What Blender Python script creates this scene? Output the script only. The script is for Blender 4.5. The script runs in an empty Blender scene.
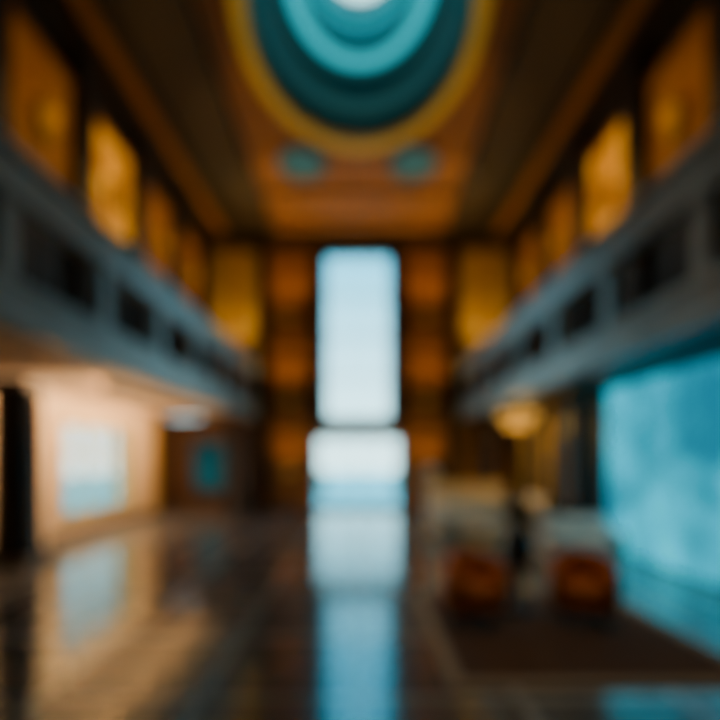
import bpy, bmesh, math, random
from mathutils import Vector, Matrix
random.seed(4)
DOF = True
scene = bpy.context.scene
COL = scene.collection

# ------------------------------------------------------------ materials
def newmat(name):
    m = bpy.data.materials.new(name); m.use_nodes = True
    nt = m.node_tree
    return m, nt, nt.nodes['Principled BSDF']

def pbr(name, col, rough=0.5, metal=0.0, noise=0.0, scale=3.0, stretch=(1,1,1), bump=0.0, ior=None, coat=0.0):
    m, nt, b = newmat(name)
    b.inputs['Roughness'].default_value = rough
    b.inputs['Metallic'].default_value = metal
    if ior: b.inputs['IOR'].default_value = ior
    b.inputs['Coat Weight'].default_value = coat
    if noise > 0:
        tc = nt.nodes.new('ShaderNodeTexCoord'); mp = nt.nodes.new('ShaderNodeMapping')
        mp.inputs['Scale'].default_value = stretch
        nz = nt.nodes.new('ShaderNodeTexNoise'); nz.inputs['Scale'].default_value = scale
        nz.inputs['Detail'].default_value = 6
        cr = nt.nodes.new('ShaderNodeValToRGB')
        cr.color_ramp.elements[0].position = 0.3; cr.color_ramp.elements[1].position = 0.7
        cr.color_ramp.elements[0].color = (*[c*(1-noise) for c in col], 1)
        cr.color_ramp.elements[1].color = (*[min(1, c*(1+noise)) for c in col], 1)
        nt.links.new(tc.outputs['Object'], mp.inputs[0]); nt.links.new(mp.outputs[0], nz.inputs[0])
        nt.links.new(nz.outputs[0], cr.inputs[0]); nt.links.new(cr.outputs[0], b.inputs['Base Color'])
        if bump > 0:
            bp = nt.nodes.new('ShaderNodeBump'); bp.inputs['Strength'].default_value = bump
            nt.links.new(nz.outputs[0], bp.inputs['Height']); nt.links.new(bp.outputs[0], b.inputs['Normal'])
    else:
        b.inputs['Base Color'].default_value = (*col, 1)
    return m

def emis(name, col, s):
    m, nt, b = newmat(name)
    b.inputs['Base Color'].default_value = (*[c*0.3 for c in col], 1)
    b.inputs['Roughness'].default_value = 0.7
    b.inputs['Emission Color'].default_value = (*col, 1)
    b.inputs['Emission Strength'].default_value = s
    return m

def glow_panel(name, s, c0=(0.45, 0.13, 0.0), c1=(0.95, 0.40, 0.005)):  # amber wall panels; emission stands in for lamplight falling on them
    m, nt, b = newmat(name)
    b.inputs['Base Color'].default_value = (0.30, 0.11, 0.008, 1); b.inputs['Roughness'].default_value = 0.6
    tc = nt.nodes.new('ShaderNodeTexCoord'); nz = nt.nodes.new('ShaderNodeTexNoise'); nz.inputs['Scale'].default_value = 1.1
    nz.inputs['Detail'].default_value = 5; nz.inputs['Distortion'].default_value = 1.5
    cr = nt.nodes.new('ShaderNodeValToRGB')
    cr.color_ramp.elements[0].position = 0.35; cr.color_ramp.elements[0].color = (*c0, 1)
    cr.color_ramp.elements[1].position = 0.65; cr.color_ramp.elements[1].color = (*c1, 1)
    nt.links.new(tc.outputs['Object'], nz.inputs[0]); nt.links.new(nz.outputs[0], cr.inputs[0]); nt.links.new(cr.outputs[0], b.inputs['Emission Color'])
    b.inputs['Emission Strength'].default_value = s
    return m

M = {}
M['glow_a'] = glow_panel('amber_panel_glow', 0.9)
M['glow_b'] = glow_panel('amber_panel_glow_dim', 0.20, (0.4, 0.09, 0.0), (0.9, 0.28, 0.0))
M['glow_c'] = glow_panel('amber_panel_glow_faint', 0.13, (0.4, 0.09, 0.0), (0.9, 0.28, 0.0))
M['wood'] = pbr('wood_panel', (0.30, 0.125, 0.026), 0.55, 0, 0.35, 2.5, (4, 4, 0.4), 0.05)
M['wood_dark'] = pbr('wood_dark', (0.012, 0.007, 0.004), 0.6, 0, 0.3, 2.5, (4, 4, 0.4))
M['wood_mid'] = pbr('wood_walnut', (0.09, 0.038, 0.012), 0.55, 0, 0.3, 2.5, (4, 4, 0.4))
M['ceil'] = pbr('ceiling_wood', (0.20, 0.088, 0.026), 0.85, 0, 0.35, 2.0, (5, 0.5, 1))
M['gold'] = pbr('gold_leaf', (0.65, 0.42, 0.06), 0.45, 0.3, 0.15, 4)
M['stone'] = pbr('grey_stone', (0.33, 0.39, 0.41), 0.35, 0, 0.2, 2.0)
M['peach'] = pbr('peach_plaster', (0.84, 0.60, 0.37), 0.6, 0, 0.10, 1.5)
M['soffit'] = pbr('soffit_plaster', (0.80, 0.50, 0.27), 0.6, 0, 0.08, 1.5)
M['soffit_fill'] = emis('soffit_fill_glow', (1.0, 0.55, 0.24), 0.6)  # added glow sheet that brightens the left soffit and wall
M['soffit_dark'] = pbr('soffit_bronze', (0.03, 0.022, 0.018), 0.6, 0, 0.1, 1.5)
M['black'] = pbr('black_metal', (0.012, 0.012, 0.014), 0.35, 0.5)
M['bronze'] = pbr('bronze_frame', (0.10, 0.07, 0.05), 0.4, 0.6)
M['gframe'] = pbr('grey_frame', (0.50, 0.50, 0.46), 0.4, 0.2)
M['teal'] = pbr('teal_lacquer', (0.012, 0.08, 0.09), 0.4)
M['cyan'] = emis('cyan_cove_light', (0.0, 0.55, 0.68), 1.1)
M['cyan2'] = emis('cyan_cove_light_soft', (0.0, 0.24, 0.30), 0.35)
M['cyan3'] = emis('ceiling_light_lens', (0.02, 0.22, 0.26), 0.23)
M['skyl'] = emis('skylight_diffuser', (0.5, 0.95, 1.0), 3.0)
M['goldglow'] = emis('gold_ring_glow', (1.0, 0.56, 0.03), 0.20)  # added emission so the gold ring looks lit
M['lamp'] = emis('warm_lamp_glass', (1.0, 0.55, 0.12), 2.0)
M['lampw'] = emis('warm_white_lamp', (1.0, 0.72, 0.42), 2)
M['amberglass'] = emis('amber_lantern_glass', (1.0, 0.38, 0.02), 0.3)
M['leather'] = pbr('orange_leather', (0.58, 0.15, 0.015), 0.5, 0, 0.15, 5, (1,1,1), 0.05)
M['fabric'] = pbr('cream_fabric', (0.78, 0.75, 0.68), 0.85, 0, 0.06, 30, (1,1,1), 0.1)
M['ceramic'] = pbr('dark_ceramic', (0.02, 0.014, 0.010), 0.25)
M['leaf'] = pbr('leaf_green', (0.03, 0.04, 0.015), 0.5, 0, 0.4, 8)
M['rug'] = pbr('brown_rug', (0.085, 0.038, 0.016), 0.95, 0, 0.3, 12, (1,1,1), 0.2)
M['rugb'] = pbr('rug_border', (0.34, 0.26, 0.18), 0.95, 0, 0.1, 12)
M['paving'] = pbr('plaza_paving', (0.80, 0.84, 0.82), 0.7, 0, 0.1, 2)
M['hedge'] = pbr('hedge_green', (0.20, 0.28, 0.24), 0.8, 0, 0.4, 10)

# marble floor
m, nt, b = newmat('polished_marble'); M['floor'] = m
b.inputs['Roughness'].default_value = 0.14
b.inputs['IOR'].default_value = 2.45
b.inputs['Specular Tint'].default_value = (0.70, 0.95, 1.0, 1)
tc = nt.nodes.new('ShaderNodeTexCoord')
br = nt.nodes.new('ShaderNodeTexBrick'); br.offset = 0.0
br.inputs['Scale'].default_value = 1.0; br.inputs['Brick Width'].default_value = 1.2; br.inputs['Row Height'].default_value = 1.2
br.inputs['Mortar Size'].default_value = 0.05
br.inputs['Color1'].default_value = (0.090, 0.088, 0.090, 1); br.inputs['Color2'].default_value = (0.17, 0.165, 0.165, 1)
br.inputs['Mortar'].default_value = (0.36, 0.35, 0.34, 1)
nz = nt.nodes.new('ShaderNodeTexNoise'); nz.inputs['Scale'].default_value = 1.3; nz.inputs['Detail'].default_value = 8; nz.inputs['Distortion'].default_value = 1.5
mx = nt.nodes.new('ShaderNodeMix'); mx.data_type = 'RGBA'; mx.blend_type = 'OVERLAY'; mx.inputs[0].default_value = 0.5
nt.links.new(tc.outputs['Object'], br.inputs['Vector']); nt.links.new(tc.outputs['Object'], nz.inputs['Vector'])
nt.links.new(br.outputs['Color'], mx.inputs[6]); nt.links.new(nz.outputs['Fac'], mx.inputs[7])
nt.links.new(mx.outputs[2], b.inputs['Base Color'])

# thin glass
def glassmat(name, col):
    m, nt, b = newmat(name)
    tr = nt.nodes.new('ShaderNodeBsdfTransparent'); tr.inputs[0].default_value = (*col, 1)
    gl = nt.nodes.new('ShaderNodeBsdfGlossy'); gl.inputs['Roughness'].default_value = 0.03
    ms = nt.nodes.new('ShaderNodeMixShader'); ms.inputs[0].default_value = 0.06
    nt.links.new(tr.outputs[0], ms.inputs[1]); nt.links.new(gl.outputs[0], ms.inputs[2])
    nt.links.new(ms.outputs[0], nt.nodes['Material Output'].inputs[0])
    return m
M['glass'] = glassmat('clear_glass', (0.93, 0.98, 0.99))
M['tglass'] = glassmat('tinted_glass', (0.88, 0.80, 0.76))

# video wall
def screen_mat(name, strength, c0, c1, c2, scale):
    m, nt, b = newmat(name)
    b.inputs['Base Color'].default_value = (0.003, 0.01, 0.015, 1); b.inputs['Roughness'].default_value = 0.8
    b.inputs['Specular IOR Level'].default_value = 0.1
    tc = nt.nodes.new('ShaderNodeTexCoord')
    nz = nt.nodes.new('ShaderNodeTexNoise'); nz.inputs['Scale'].default_value = scale; nz.inputs['Detail'].default_value = 2; nz.inputs['Distortion'].default_value = 1.2
    sp = nt.nodes.new('ShaderNodeSeparateXYZ')
    ma = nt.nodes.new('ShaderNodeMath'); ma.operation = 'MULTIPLY_ADD'; ma.inputs[1].default_value = 0.05; ma.inputs[2].default_value = 0.0
    ad = nt.nodes.new('ShaderNodeMath'); ad.operation = 'ADD'
    cr = nt.nodes.new('ShaderNodeValToRGB')
    cr.color_ramp.elements[0].position = 0.36; cr.color_ramp.elements[0].color = (*c0, 1)
    cr.color_ramp.elements[1].position = 0.75; cr.color_ramp.elements[1].color = (*c2, 1)
    e = cr.color_ramp.elements.new(0.52); e.color = (*c1, 1)
    nt.links.new(tc.outputs['Object'], nz.inputs[0]); nt.links.new(tc.outputs['Object'], sp.inputs[0])
    nt.links.new(sp.outputs['Y'], ma.inputs[0]); nt.links.new(ma.outputs[0], ad.inputs[0]); nt.links.new(nz.outputs[0], ad.inputs[1])
    nt.links.new(ad.outputs[0], cr.inputs[0]); nt.links.new(cr.outputs[0], b.inputs['Emission Color'])
    b.inputs['Emission Strength'].default_value = strength
    return m
M['screen'] = screen_mat('video_wall_image', 1.3, (0.0, 0.18, 0.28), (0.0, 0.45, 0.62), (0.0, 0.76, 1.0), 0.6)
M['screen2'] = screen_mat('display_image', 0.20, (0.0, 0.16, 0.2), (0.0, 0.36, 0.42), (0.1, 0.6, 0.6), 2)

# ------------------------------------------------------------ builder
class B:
    def __init__(s, origin=(0,0,0)):
        s.bm = bmesh.new(); s.mats = []; s.o = Vector(origin)
    def mi(s, k):
        if k not in s.mats: s.mats.append(k)
        return s.mats.index(k)
    def _fin(s, geom, k, smooth=False):
        i = s.mi(k)
        for f in geom: f.material_index = i; f.smooth = smooth
    def box(s, x0, x1, y0, y1, z0, z1, k, bev=0.0, seg=2, smooth=False):
        r = bmesh.ops.create_cube(s.bm, size=1.0)
        vs = r['verts']
        for v in vs:
            v.co = Vector(((x0+x1)/2+v.co.x*(x1-x0), (y0+y1)/2+v.co.y*(y1-y0), (z0+z1)/2+v.co.z*(z1-z0)))
        fs = set(f for v in vs for f in v.link_faces)
        s._fin(fs, k, smooth)
        if bev > 0:
            es = list(set(e for v in vs for e in v.link_edges))
            rr = bmesh.ops.bevel(s.bm, geom=es, offset=bev, segments=seg, affect='EDGES', profile=0.5)
            s._fin(rr['faces'], k, smooth)
        return s
    def cyl(s, x, y, z0, z1, r0, r1, k, n=24):
        return s.lathe(x, y, [(r0, z0), (r1, z1)], k, n, caps=True)
    def lathe(s, x, y, prof, k, n=32, caps=True, sx=1.0, sy=1.0, smooth=True):
        rings = []
        for r, z in prof:
            rings.append([s.bm.verts.new((x+math.cos(2*math.pi*i/n)*r*sx, y+math.sin(2*math.pi*i/n)*r*sy, z)) for i in range(n)])
        fs = []
        for a, c in zip(rings[:-1], rings[1:]):
            for i in range(n):
                fs.append(s.bm.faces.new((a[i], a[(i+1)%n], c[(i+1)%n], c[i])))
        s._fin(fs, k, smooth)
        if caps:
            s._fin([s.bm.faces.new(rings[0][::-1]), s.bm.faces.new(rings[-1])], k, False)
        return s
    def arc(s, x, y, ri, ro, a0, a1, z0, ztop, k, n=24):
        prev = None; fs = []
        for i in range(n+1):
            t = i/n; a = a0+(a1-a0)*t
            zt = ztop(t) if callable(ztop) else ztop
            ca, sa = math.cos(a), math.sin(a)
            b_ = (ro-ri)*0.3
            sec = [(ri, z0), (ro, z0), (ro, zt-b_), (ro-b_, zt), (ri+b_, zt), (ri, zt-b_)]
            cur = [s.bm.verts.new((x+ca*r, y+sa*r, z)) for r, z in sec]
            if prev:
                for j in range(6):
                    fs.append(s.bm.faces.new((prev[j], prev[(j+1)%6], cur[(j+1)%6], cur[j])))
            else: fs.append(s.bm.faces.new(cur[::-1]))
            prev = cur
        fs.append(s.bm.faces.new(prev))
        s._fin(fs, k, True)
        return s
    def torus(s, x, y, z, R, r, k, n=32, m=10, sx=1, sy=1):
        rings = []
        for i in range(n):
            a = 2*math.pi*i/n
            rings.append([s.bm.verts.new((x+math.cos(a)*(R+r*math.cos(2*math.pi*j/m))*sx, y+math.sin(a)*(R+r*math.cos(2*math.pi*j/m))*sy, z+r*math.sin(2*math.pi*j/m))) for j in range(m)])
        fs = []
        for i in range(n):
            a, c = rings[i], rings[(i+1)%n]
            for j in range(m):
                fs.append(s.bm.faces.new((a[j], c[j], c[(j+1)%m], a[(j+1)%m])))
        s._fin(fs, k, True); return s
    def tube(s, p0, p1, r, k, n=8):
        p0, p1 = Vector(p0), Vector(p1); d = (p1-p0); q = d.to_track_quat('Z', 'Y')
        ra = [s.bm.verts.new(p0+q@Vector((math.cos(2*math.pi*i/n)*r, math.sin(2*math.pi*i/n)*r, 0))) for i in range(n)]
        rb = [s.bm.verts.new(p1+q@Vector((math.cos(2*math.pi*i/n)*r, math.sin(2*math.pi*i/n)*r, 0))) for i in range(n)]
        fs = [s.bm.faces.new((ra[i], ra[(i+1)%n], rb[(i+1)%n], rb[i])) for i in range(n)]
        fs += [s.bm.faces.new(ra[::-1]), s.bm.faces.new(rb)]
        s._fin(fs, k, True); return s
    def leafblade(s, base, d, L, w, droop, k):
        base = Vector(base); d = Vector(d).normalized(); side = d.cross(Vector((0,0,1)))
        if side.length < 1e-3: side = Vector((1,0,0))
        side.normalize(); fs = []; prev = None
        for i in range(7):
            t = i/6; p = base+d*L*t+Vector((0,0,-droop*t*t*L)); ww = w*math.sin(math.pi*(0.08+0.9*t))
            cur = (s.bm.verts.new(p-side*ww), s.bm.verts.new(p+Vector((0,0,-ww*0.3))), s.bm.verts.new(p+side*ww))
            if prev:
                fs.append(s.bm.faces.new((prev[0], prev[1], cur[1], cur[0]))); fs.append(s.bm.faces.new((prev[1], prev[2], cur[2], cur[1])))
            prev = cur
        s._fin(fs, k, True); return s
    def done(s, name, loc=(0,0,0), rotz=0, parent=None):
        bmesh.ops.recalc_face_normals(s.bm, faces=s.bm.faces)
        me = bpy.data.meshes.new(name); s.bm.to_mesh(me); s.bm.free()
        for k in s.mats: me.materials.append(M[k])
        o = bpy.data.objects.new(name, me); COL.objects.link(o)
        o.location = loc; o.rotation_euler = (0, 0, rotz)
        if parent: o.parent = parent
        return o

def light(kind, name, loc, energy, col, parent=None, rot=(0,0,0), size=0.1, spot=None, blend=0.6, sy=None):
    l = bpy.data.lights.new(name, kind); l.energy = energy; l.color = col
    if kind == 'AREA':
        l.size = size
        if sy: l.shape = 'RECTANGLE'; l.size_y = sy
    else: l.shadow_soft_size = size
    if kind == 'SPOT': l.spot_size = math.radians(spot or 90); l.spot_blend = blend
    o = bpy.data.objects.new(name, l); COL.objects.link(o); o.location = loc; o.rotation_euler = rot
    if parent: o.parent = parent
    return o
WARM = (1.0, 0.58, 0.2); AMB = (1.0, 0.52, 0.12); WW = (1.0, 0.74, 0.45)

# ------------------------------------------------------------ dimensions
D = 16.6; YB = -5.0
XL, XR = -6.6, 5.0
UW = 5.2
CZ = 9.5; WT = 0.3
BL, BR = -3.55, 3.45
wc = -0.07

B().box(XL-WT, UW+WT, YB-WT, D+WT, -0.2, 0, 'floor').done('floor')
B().box(-30, 30, D+WT, 60, -0.25, -0.05, 'paving').done('plaza_paving')
h = B()
h.box(-7, -1.9, 27, 28, -0.05, 1.0, 'hedge', 0.15).box(1.9, 7, 27, 28, -0.05, 1.0, 'hedge', 0.15); h.done('hedge')
B().box(-30, XL-WT, YB, D+WT, -0.25, -0.05, 'paving').done('terrace_paving')

# side walls (ground)
wy0, wy1, wz0, wz1 = 10.5, 13.6, 0.45, 2.65
w = B()
w.box(XL-WT, XL, YB, wy0, 0, 3.2, 'peach').box(XL-WT, XL, wy1, 15.4, 0, 3.2, 'peach').box(XL-WT, XL, 15.4, D, 0, 3.2, 'wood_mid')
w.box(XL-WT, XL, wy0, wy1, 0, wz0, 'peach').box(XL-WT, XL, wy0, wy1, wz1, 3.2, 'peach')
w.box(XL, XL+0.06, 15.3, 15.5, 0, 3.15, 'gold').box(XL, XL+0.06, 9.9, 10.1, 0, 3.15, 'peach')
w.done('wall_left')
w = B()
w.box(XL-0.1, XL+0.08, wy0, wy0+0.1, wz0, wz1, 'gold').box(XL-0.1, XL+0.08, wy1-0.1, wy1, wz0, wz1, 'gold')
w.box(XL-0.1, XL+0.08, wy0, wy1, wz0, wz0+0.1, 'gold').box(XL-0.1, XL+0.08, wy0, wy1, wz1-0.1, wz1, 'gold')
for t in (1/3, 2/3):
    y = wy0+(wy1-wy0)*t; w.box(XL-0.08, XL+0.02, y-0.05, y+0.05, wz0, wz1, 'gold')
w.box(XL-0.08, XL+0.02, wy0, wy1, 1.9, 1.98, 'gold')
w.box(XL-0.05, XL-0.03, wy0, wy1, wz0, wz1, 'tglass')
w.done('window_2')
w = B(); w.box(XR, UW+WT, YB, D, 0, 3.2, 'wood_dark')
for y in (11.0, 12.6, 14.2): w.box(XR-0.08, XR, y, y+0.25, 0, 3.15, 'gold')
w.done('wall_right')
B().box(XL-WT, UW+WT, YB-WT, YB, 0, CZ, 'wood_dark').done('wall_front')

def upper_wall(sgn, name):
    w = B(); x = UW*sgn
    def bx(a, b_, *r): w.box(min(a, b_), max(a, b_), *r)
    bx(x, x+WT*sgn, YB, D, 3.6, CZ, 'wood_dark')
    ys = [-4.6+i*2.2 for i in range(10)]
    for i, y in enumerate(ys):
        bx(x, x-0.24*sgn, y, min(y+0.45, D), 3.6, CZ, 'wood_dark')
        if y+2.2 < D+0.2:
            amb = {6: 'glow_a', 5: 'glow_c', 7: 'glow_b', 8: 'glow_c'}.get(i, 'wood_dark')  # painted glow per bay, stronger where the panel looks more brightly lit
            bx(x, x-0.05*sgn, y+0.52, y+2.12, 6.25, CZ-1.1, amb)
            bx(x, x-0.10*sgn, y+0.46, y+2.18, 6.1, 6.25, 'wood')
            bx(x, x-0.10*sgn, y+0.46, y+2.18, CZ-1.1, CZ-0.98, 'wood')
            bx(x, x-0.05*sgn, y+0.5, y+2.1, 3.7, 5.9, 'wood_dark')
    bx(x, x-0.3*sgn, YB, D, CZ-0.4, CZ, 'wood_dark')
    w.done(name)
    return ys
ys = upper_wall(-1, 'wall_left_upper'); upper_wall(1, 'wall_right_upper')

def sconce(x, y, z, sgn, e):
    s = B(); d = -sgn
    s.box(-0.03, 0.03, -0.12, 0.12, -0.3, 0.3, 'bronze')
    s.lathe(d*0.16, 0, [(0.05, -0.28), (0.11, -0.2), (0.13, 0.2), (0.10, 0.28)], 'amberglass', 16)
    s.torus(d*0.16, 0, -0.22, 0.11, 0.015, 'bronze', 16, 6).torus(d*0.16, 0, 0.22, 0.125, 0.015, 'bronze', 16, 6)
    s.tube((0, 0, -0.2), (d*0.16, 0, -0.3), 0.02, 'bronze').tube((0, 0, 0.2), (d*0.16, 0, 0.29), 0.02, 'bronze')
    o = s.done('wall_sconce', (x, y, z))
    light('POINT', 'sconce_bulb', (d*0.9, 0, 0.2), e, AMB, o, size=0.3)
for i, y in enumerate(ys[:-1]):
    if y+2.2 < D+0.2 and y > 3:
        e = {4: 1, 5: 9, 6: 25, 7: 18, 8: 16}.get(i, 9)
        for sgn in (-1, 1): sconce((UW-0.08)*sgn, y+1.3, 7.2, sgn, e)

# ceiling with oval opening
OC = Vector((0, 8.7)); RX, RY = 2.1, 3.02
w = B()
x0, x1, y0, y1 = -UW-WT, UW+WT, YB-WT, D+WT
angs = [2*math.pi*i/72 for i in range(72)]
for cx in (x0, x1):
    for cy in (y0, y1): angs.append(math.atan2(cy-OC.y, cx-OC.x) % (2*math.pi))
angs = sorted(set(angs)); inn = []; out = []
for a in angs:
    ca, sa = math.cos(a), math.sin(a)
    ti = 1/math.sqrt((ca/RX)**2+(sa/RY)**2)
    tx = ((x1 if ca > 0 else x0)-OC.x)/ca if abs(ca) > 1e-6 else 1e9
    ty = ((y1 if sa > 0 else y0)-OC.y)/sa if abs(sa) > 1e-6 else 1e9
    to = min(tx, ty)
    inn.append(w.bm.verts.new((OC.x+ca*ti, OC.y+sa*ti, CZ))); out.append(w.bm.verts.new((OC.x+ca*to, OC.y+sa*to, CZ)))
n = len(angs); fs = [w.bm.faces.new((inn[i], out[i], out[(i+1) % n], inn[(i+1) % n])) for i in range(n)]
w._fin(fs, 'ceil'); w.done('ceiling')
B().box(x0, x1, y0, y1, 11.9, 12.0, 'wood_dark').done('ceiling_roof_slab')

# oval stepped skylight
s = B()
def ering(r0, z0, r1, z1, k):
    N = 64
    a = [s.bm.verts.new((math.cos(2*math.pi*i/N)*r0, math.sin(2*math.pi*i/N)*r0*1.44, z0)) for i in range(N)]
    c = [s.bm.verts.new((math.cos(2*math.pi*i/N)*r1, math.sin(2*math.pi*i/N)*r1*1.44, z1)) for i in range(N)]
    s._fin([s.bm.faces.new((a[i], a[(i+1) % N], c[(i+1) % N], c[i])) for i in range(N)], k, False)
ering(2.28, 9.49, 2.24, 9.38, 'gold'); ering(2.24, 9.38, 2.2, 9.38, 'gold'); ering(2.2, 9.38, 2.0, 9.38, 'goldglow'); ering(2.0, 9.38, 1.96, 9.5, 'gold')
ering(1.96, 9.5, 1.96, 10.0, 'teal'); ering(1.96, 10.0, 1.62, 10.0, 'cyan3')
ering(1.62, 10.0, 1.62, 10.5, 'teal')
ering(1.62, 10.5, 1.40, 10.5, 'cyan3'); ering(1.40, 10.5, 1.10, 10.5, 'cyan'); ering(1.10, 10.5, 1.10, 10.4, 'cyan3'); ering(1.10, 10.4, 1.0, 10.4, 'cyan2'); ering(1.0, 10.4, 1.0, 10.9, 'cyan2')
ering(1.0, 10.9, 0.84, 10.9, 'cyan'); ering(0.84, 10.9, 0.84, 10.8, 'teal'); ering(0.84, 10.8, 0.74, 10.8, 'cyan2'); ering(0.74, 10.8, 0.74, 11.1, 'cyan2')
N = 64; s._fin([s.bm.faces.new([s.bm.verts.new((math.cos(2*math.pi*i/N)*0.74, math.sin(2*math.pi*i/N)*0.74*1.44, 11.1)) for i in range(N)])], 'skyl')
dome = s.done('oval_skylight', (0, OC.y, 0))
for cx in (-1.52, 1.4):
    c = B(); c.torus(0, 0, -0.03, 0.6, 0.06, 'bronze', 32, 8, 1, 1.25)
    c.lathe(0, 0, [(0.55, -0.04), (0.55, 0.0)], 'cyan3', 32, True, 1, 1.25)
    c.done('recessed_ceiling_light', (cx, 12.5, CZ-0.02))

t = B()
for sg in (-1, 1):
    xa, xb = sorted((sg*2.95, sg*4.3)); t.box(xa, xb, YB, D-0.3, CZ-0.12, CZ-0.005, 'wood_dark')
    for x in (2.95, 4.3): t.box(sg*x-0.1, sg*x+0.1, YB, D-0.3, CZ-0.24, CZ-0.005, 'wood_dark')
    t.box(sg*4.66-0.12, sg*4.66+0.12, 6, D-0.3, CZ-0.08, CZ-0.005, 'wood')
for y in (13.9, 15.5): t.box(-2.84, 2.84, y-0.1, y+0.1, CZ-0.14, CZ-0.005, 'ceil')
for y in (-3, 0, 2.5): t.box(-2.84, 2.84, y-0.15, y+0.15, CZ-0.25, CZ-0.005, 'wood_dark')
t.done('trim_ceiling_beams')

# back wall
wz = (3.16, 8.85); hw = 1.12; dw = 1.48; dh = 2.55
w = B()
w.box(XL-WT, -3.5, D, D+WT, 0, wz[0], 'wood_mid').box(-3.5, wc-dw, D, D+WT, 0, wz[0], 'wood').box(wc+dw, UW+WT, D, D+WT, 0, wz[0], 'wood')
w.box(-UW-WT, wc-hw, D, D+WT, wz[0], CZ, 'wood').box(wc+hw, UW+WT, D, D+WT, wz[0], CZ, 'wood')
w.box(wc-dw, wc+dw, D, D+WT, dh, wz[0], 'gframe').box(wc-hw, wc+hw, D, D+WT, wz[1], CZ, 'wood_dark')
w.box(-UW, UW, D-0.25, D, CZ-0.45, CZ, 'wood_dark')
for x in (-3.3, 3.15): w.box(x-0.2, x+0.2, D-0.35, D, 0, CZ-0.45, 'wood_dark')
for sx in (-1, 1):
    x = wc+sx*(hw+0.25); w.box(x-0.22, x+0.22, D-0.28, D, dh+0.1, CZ-0.45, 'wood_dark')
    xa, xb = sorted((wc+sx*1.75, wc+sx*2.95))
    for i in range(7):
        xs = xa+(xb-xa)*i/6; w.box(xs-0.04, xs+0.04, D-0.1, D, 3.7, CZ-0.6, 'wood')
    w.box(xa, xb, D-0.14, D, 3.4, 3.6, 'wood_dark').box(xa, xb, D-0.14, D, 6.3, 6.45, 'wood_dark')
    xa, xb = sorted((sx*3.6, sx*5.0)); w.box(xa, xb, D-0.06, D, 5.2, CZ-0.6, 'gold'); w.box(xa, xb, D-0.08, D, 3.7, 4.9, 'wood')
    w.box(sx*4.3-0.12, sx*4.3+0.12, D-0.12, D, 5.2, CZ-0.6, 'wood')
w.done('wall_back')
w = B(); zc0, zc1 = wz
w.box(wc-hw, wc-hw+0.06, D, D+0.2, zc0, zc1, 'gframe').box(wc+hw-0.06, wc+hw, D, D+0.2, zc0, zc1, 'gframe')
w.box(wc-hw, wc+hw, D, D+0.2, zc0, zc0+0.06, 'gframe').box(wc-hw, wc+hw, D, D+0.2, zc1-0.08, zc1, 'gframe')
for x in (-0.38, 0.38): w.box(wc+x-0.02, wc+x+0.02, D+0.05, D+0.13, zc0, zc1, 'gframe')
for z in (4.6, 6.0, 7.4): w.box(wc-hw, wc+hw, D+0.05, D+0.13, z-0.02, z+0.02, 'gframe')
w.box(wc-hw, wc+hw, D+0.08, D+0.09, zc0, zc1, 'glass'); w.done('window_1')
w = B()
w.box(wc-dw, wc-dw+0.1, D, D+0.2, 0, dh, 'gframe').box(wc+dw-0.1, wc+dw, D, D+0.2, 0, dh, 'gframe').box(wc-dw, wc+dw, D, D+0.2, dh-0.08, dh, 'gframe')
for i in range(1, 4):
    x = wc-dw+i*2*dw/4; w.box(x-0.035, x+0.035, D+0.04, D+0.14, 0, dh, 'gframe')
w.box(wc-dw, wc+dw, D+0.04, D+0.14, 0, 0.12, 'gframe').box(wc-dw, wc+dw, D+0.04, D+0.14, 1.95, 2.01, 'gframe')
for x in (-0.1, 0.1): w.tube((wc+x, D+0.0, 0.8), (wc+x, D+0.0, 1.5), 0.02, 'gold').tube((wc+x, D+0.0, 0.9), (wc+x, D+0.08, 0.9), 0.012, 'gold').tube((wc+x, D+0.0, 1.4), (wc+x, D+0.08, 1.4), 0.012, 'gold')
w.box(wc-dw, wc+dw, D+0.08, D+0.09, 0, dh, 'glass'); w.done('door_1')

# balconies
def balcony(sgn, edge, wall, soff, nm):
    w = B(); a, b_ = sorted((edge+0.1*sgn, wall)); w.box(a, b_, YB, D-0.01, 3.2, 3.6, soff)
    if nm == 'left':
        for j in range(4): w.box(-6.45, -4.0, 7.9+j*1.6, 9.4+j*1.6, 3.18, 3.2, 'soffit_fill')  # added glowing sheets under the slab, fill for soffit and wall
    w.done('ceiling_'+nm)
    w = B(); D2 = D-0.01
    def bx(a, b_, *r, **k): w.box(min(a, b_), max(a, b_), *r, **k)
    bx(edge-0.06*sgn, edge+0.10*sgn, YB, D2, 3.12, 3.58, 'stone')
    bx(edge-0.10*sgn, edge+0.04*sgn, YB, D2, 3.54, 3.62, 'stone')
    bx(edge-0.05*sgn, edge+0.16*sgn, YB, D2, 4.46, 4.88, 'stone')
    bx(edge-0.11*sgn, edge+0.2*sgn, YB, D2, 4.86, 4.95, 'stone')
    y = YB+0.45
    while y < D:
        bx(edge, edge+0.14*sgn, y, min(y+0.24, D2), 3.6, 4.46, 'stone')
        for j in range(1, 6):
            yy = y+0.3+j*0.26
            if yy < D-0.1: w.cyl(edge+0.07*sgn, yy, 3.6, 4.46, 0.015, 0.015, 'black', 8)
        y += 1.86
    return w.done('balcony_railing')
balcony(-1, BL, XL-WT, 'soffit', 'left'); balcony(1, BR, UW+WT, 'soffit_dark', 'right')

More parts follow.
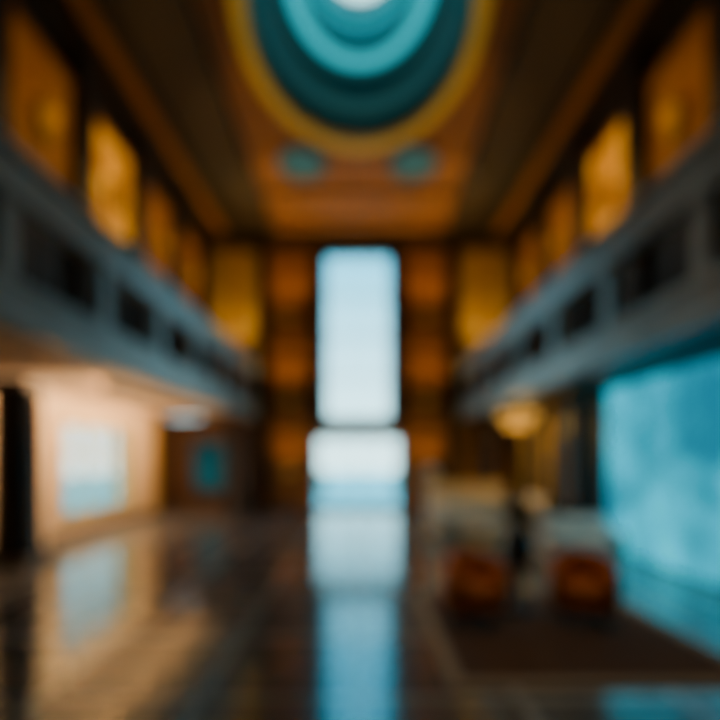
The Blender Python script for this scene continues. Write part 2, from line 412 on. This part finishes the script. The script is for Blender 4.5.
# added fill strips under the left gallery, there to brighten the plaster wall
def wall_fill(x, y, e):
    c = B(); c.box(-0.07, 0.07, -0.7, 0.7, -0.05, 0.06, 'bronze', 0.01)
    c.box(-0.075, -0.07, -0.66, 0.66, -0.04, 0.04, 'lampw')
    for yy in (-0.5, 0.5): c.tube((0, yy, 0.05), (0, yy, 0.10), 0.012, 'bronze')
    o = c.done('added_wall_fill', (x, y, 3.075))
    light('AREA', 'wall_fill_strip', (-0.10, 0, -0.02), e, (1.0, 0.64, 0.32), o, rot=(0, math.radians(72), 0), size=0.1, sy=1.3)
for y, e in ((9.2, 70), (10.8, 70), (12.4, 70), (13.8, 55)): wall_fill(-4.5, y, e)

def downlight(x, y, e, col=WW, sz=130, z=3.175, r=0.11):
    c = B(); c.torus(0, 0, 0, r, 0.02, 'bronze', 20, 6).lathe(0, 0, [(r-0.01, -0.01), (r-0.01, 0.01)], 'lampw', 20)
    o = c.done('recessed_downlight', (x, y, z))
    light('SPOT', 'downlight_beam', (0, 0, -0.04), e, col, o, size=0.08, spot=sz)
for y in (12.4, 14.8): downlight(4.3, y, 90, WARM)
for x in (1.5, 2.3): downlight(x, 4.9, 280, WW, 30, CZ-0.025)  # added spots to brighten the armchairs and rug

def sconce_back(x, z, e, col=AMB, off=-0.22):
    c = B(); c.box(-0.2, 0.2, -0.1, 0.06, -0.05, 0.05, 'gold', 0.015); c.box(-0.15, 0.15, -0.07, 0.03, 0.05, 0.06, 'lamp')
    o = c.done('wall_uplighter', (x, D-0.24, z)); light('SPOT', 'uplighter_bulb', (0, off, 0.12), e, col, o, rot=(math.radians(172), 0, 0), size=0.08, spot=120)
for x in (-2.42, 2.28): sconce_back(x, 3.72, 120, AMB, -0.9); sconce_back(x, 6.55, 120, AMB, -0.9)
for x in (-4.3, 4.3): sconce_back(x, 5.1, 130, (1, .68, .2), -0.8)
for x in (-2.42, 2.28): sconce_back(x, 1.3, 45, AMB, -0.4)

def pedestal_up(x, y, e):
    c = B(); c.lathe(0, 0, [(0.07, 0), (0.09, 0.03), (0.05, 0.12), (0.13, 0.24)], 'bronze', 16).lathe(0, 0, [(0.11, 0.24), (0.11, 0.25)], 'lamp', 16)
    o = c.done('uplight_urn', (x, y, 4.952)); light('SPOT', 'urn_bulb', (0, 0, 0.3), e, AMB, o, rot=(math.radians(180), math.radians(22 if x < 0 else -22), 0), size=0.1, spot=60)
for y, e in ((14.2, 460), (11.2, 220), (7.6, 50)):
    for x in (BL-0.05, BR+0.05): pedestal_up(x, y, e)

v = B((0,0,0))
v.box(-0.10, -0.01, -1.75, 1.75, -1.59, 1.56, 'black'); v.box(-0.12, -0.10, -1.72, 1.72, -1.57, 1.54, 'screen')
for i in range(1, 4): v.box(-0.123, -0.12, -1.72+i*0.86-0.004, -1.72+i*0.86+0.004, -1.57, 1.54, 'black')
v.done('video_wall', (XR, 7.75, 1.62))
def column(x, y, r=0.28, k='ceramic'):
    c = B(); c.box(-r-0.08, r+0.08, -r-0.08, r+0.08, 0, 0.15, 'bronze', 0.02); c.lathe(0, 0, [(r+0.05, 0.15), (r, 0.25), (r*0.94, 2.85), (r+0.04, 2.98)], k, 32); c.box(-r-0.06, r+0.06, -r-0.06, r+0.06, 2.98, 3.12, 'bronze', 0.02)
    c.done('column', (x, y, 0))
column(4.6, 10.0, 0.25); column(-5.85, 8.2, 0.36); column(4.3, 15.6, 0.25); column(-4.0, 15.6, 0.25)
v = B(); v.box(-0.55, 0.55, -0.06, 0, -0.85, 0.85, 'black', 0.01); v.box(-0.50, 0.50, -0.07, -0.06, -0.80, 0.80, 'screen2'); v.done('display_screen', (-5.2, D-0.01, 1.5))

r = B(); r.box(-1.3, 1.3, -1.35, 1.35, 0, 0.018, 'rugb'); r.box(-1.17, 1.17, -1.22, 1.22, 0.012, 0.022, 'rug'); r.done('rug', (2.0, 5.1, 0))
def armchair(x, y, rot):
    c = B()
    f = lambda t: 0.56+0.18*math.sin(math.pi*t)
    c.arc(0, 0, 0.25, 0.35, math.radians(-35), math.radians(215), 0.16, f, 'leather', 28)
    c.lathe(0, 0, [(0.24, 0.16), (0.27, 0.2), (0.27, 0.3)], 'leather', 28)
    c.lathe(0, -0.02, [(0.22, 0.3), (0.255, 0.33), (0.255, 0.40), (0.21, 0.44), (0.1, 0.45)], 'leather', 28)
    for a in (45, 135, 225, 315):
        a = math.radians(a); c.tube((math.cos(a)*0.2, math.sin(a)*0.2, 0.2), (math.cos(a)*0.27, math.sin(a)*0.27, 0.012), 0.018, 'wood_dark')
    c.done('armchair', (x, y, 0.022), rot)
armchair(1.26, 5.2, math.radians(20)); armchair(2.42, 5.2, math.radians(-20))
t = B(); t.lathe(0, 0, [(0.18, 0), (0.16, 0.03), (0.04, 0.06), (0.035, 0.44), (0.1, 0.47)], 'ceramic', 28).lathe(0, 0, [(0.2, 0.47), (0.21, 0.485), (0.2, 0.5)], 'wood_dark', 32); t.done('side_table', (1.84, 5.6, 0.023))
p = B(); p.lathe(0, 0, [(0.08, 0), (0.14, 0.08), (0.18, 0.22), (0.14, 0.38), (0.08, 0.46), (0.1, 0.5)], 'ceramic', 28)
for i in range(90):
    a = random.uniform(0, 6.28); e = random.uniform(0.6, 1.45)
    p.leafblade((0, 0, 0.48), (math.cos(a)*math.cos(e), math.sin(a)*math.cos(e), math.sin(e)), random.uniform(0.25, 0.48), 0.05, random.uniform(0.1, 0.5), 'leaf')
p.done('potted_plant', (1.84, 5.6, 0.525))
def sofa(x, y, rot, W=1.5):
    c = B(); h = W/2
    c.box(-h, h, -0.4, 0.4, 0.12, 0.34, 'fabric', 0.04)
    c.box(-h, h, 0.2, 0.42, 0.3, 0.8, 'fabric', 0.07, 3)
    for sx in (-1, 1):
        xa, xb = sorted((sx*h, sx*(h-0.18))); c.box(xa, xb, -0.4, 0.4, 0.3, 0.58, 'fabric', 0.06, 3)
        xa, xb = sorted((0.01*sx, sx*(h-0.19))); c.box(xa, xb, -0.4, 0.22, 0.33, 0.47, 'fabric', 0.05, 3)
        for yy in (-0.33, 0.33): c.cyl(sx*(h-0.1), yy, 0, 0.14, 0.02, 0.03, 'wood_dark', 10)
    c.done('sofa', (x, y, 0), rot)
sofa(3.7, 8.1, 0, 1.2); sofa(2.7, 11.4, 0, 1.8); sofa(4.3, 12.6, math.radians(-90), 1.6)
downlight(3.85, 7.6, 50, WW, 90, 3.175, 0.06)
t = B(); t.box(-0.5, 0.5, -0.3, 0.3, 0.36, 0.4, 'fabric', 0.01).box(-0.45, 0.45, -0.25, 0.25, 0, 0.03, 'gold', 0.005)
for sx in (-1, 1):
    for sy in (-1, 1): t.tube((sx*0.42, sy*0.22, 0.02), (sx*0.42, sy*0.22, 0.37), 0.018, 'gold')
t.done('coffee_table', (2.7, 10.2, 0))
t = B(); t.box(-1.1, 1.1, -0.3, 0.3, 0, 1.0, 'fabric', 0.02).box(-1.18, 1.18, -0.38, 0.34, 1.0, 1.07, 'gold', 0.01)
for i in range(9): t.box(-1.0+i*0.24, -0.95+i*0.24, -0.33, -0.3, 0.08, 0.95, 'gold')
t.done('reception_desk', (3.1, 14.3, 0))

c = B(); c.tube((0, 0, -0.05), (0, 0, 0.38), 0.012, 'gold'); c.lathe(0, 0, [(0.08, 0.36), (0.05, 0.40)], 'gold', 16)
c.torus(0, 0, 0, 0.42, 0.025, 'gold').torus(0, 0, -0.12, 0.25, 0.02, 'gold')
for i in range(10):
    a = 2*math.pi*i/10; c.tube((0, 0, 0.2), (math.cos(a)*0.42, math.sin(a)*0.42, 0), 0.008, 'gold')
    c.lathe(math.cos(a)*0.42, math.sin(a)*0.42, [(0.02, 0.02), (0.045, 0.05), (0.045, 0.11), (0.015, 0.15)], 'lamp', 10)
for i in range(6):
    a = 2*math.pi*i/6; c.lathe(math.cos(a)*0.25, math.sin(a)*0.25, [(0.01, -0.22), (0.04, -0.18), (0.02, -0.13)], 'lamp', 10)
o = c.done('chandelier', (3.95, 12.0, 2.78)); light('POINT', 'chandelier_glow', (0, 0, -0.3), 50, (1, .60, .12), o, size=0.2)
c = B(); c.lathe(0, 0, [(0.15, 0), (0.14, 0.03), (0.015, 0.05), (0.012, 1.35)], 'gold', 20).lathe(0, 0, [(0.2, 1.3), (0.13, 1.6)], 'fabric', 24, False)
c.lathe(0, 0, [(0.02, 1.36), (0.05, 1.42), (0.02, 1.5)], 'lampw', 12)
o = c.done('floor_lamp', (1.75, 11.9, 0)); light('POINT', 'lamp_bulb', (0, 0, 1.45), 45, WW, o, size=0.06)

t = B(); t.box(XL, XL+0.03, YB, D, 0, 0.16, 'bronze'); t.done('baseboard_left')
t = B(); t.box(XR-0.03, XR, YB, 5.9, 0, 0.16, 'bronze').box(XR-0.03, XR, 9.6, D, 0, 0.16, 'bronze'); t.done('baseboard_right')
t = B(); t.box(XL, wc-dw-0.45, D-0.03, D, 0, 0.16, 'bronze').box(wc+dw+0.45, XR, D-0.03, D, 0, 0.16, 'bronze'); t.done('baseboard_back')

# ------------------------------------------------------------ world
wd = bpy.data.worlds.new('sky'); scene.world = wd; wd.use_nodes = True; nt = wd.node_tree
bg = nt.nodes['Background']; tc = nt.nodes.new('ShaderNodeTexCoord'); sp = nt.nodes.new('ShaderNodeSeparateXYZ'); cr = nt.nodes.new('ShaderNodeValToRGB')
cr.color_ramp.elements[0].position = 0.0; cr.color_ramp.elements[0].color = (0.60, 0.90, 0.92, 1)
cr.color_ramp.elements[1].position = 0.4; cr.color_ramp.elements[1].color = (0.04, 0.42, 0.62, 1)
nt.links.new(tc.outputs['Generated'], sp.inputs[0]); nt.links.new(sp.outputs['Z'], cr.inputs[0]); nt.links.new(cr.outputs[0], bg.inputs[0])
bg.inputs[1].default_value = 5.2

# ------------------------------------------------------------ camera
cd = bpy.data.cameras.new('camera'); cam = bpy.data.objects.new('camera', cd); COL.objects.link(cam)
cam.location = (0, 0, 1.8); cam.rotation_euler = (math.radians(90), 0, 0)
cd.lens = 24; cd.sensor_width = 36; cd.shift_y = 98/720
cd.clip_start = 0.05
if DOF:
    cd.dof.use_dof = True; cd.dof.focus_distance = 0.5; cd.dof.aperture_fstop = 0.8
scene.camera = cam
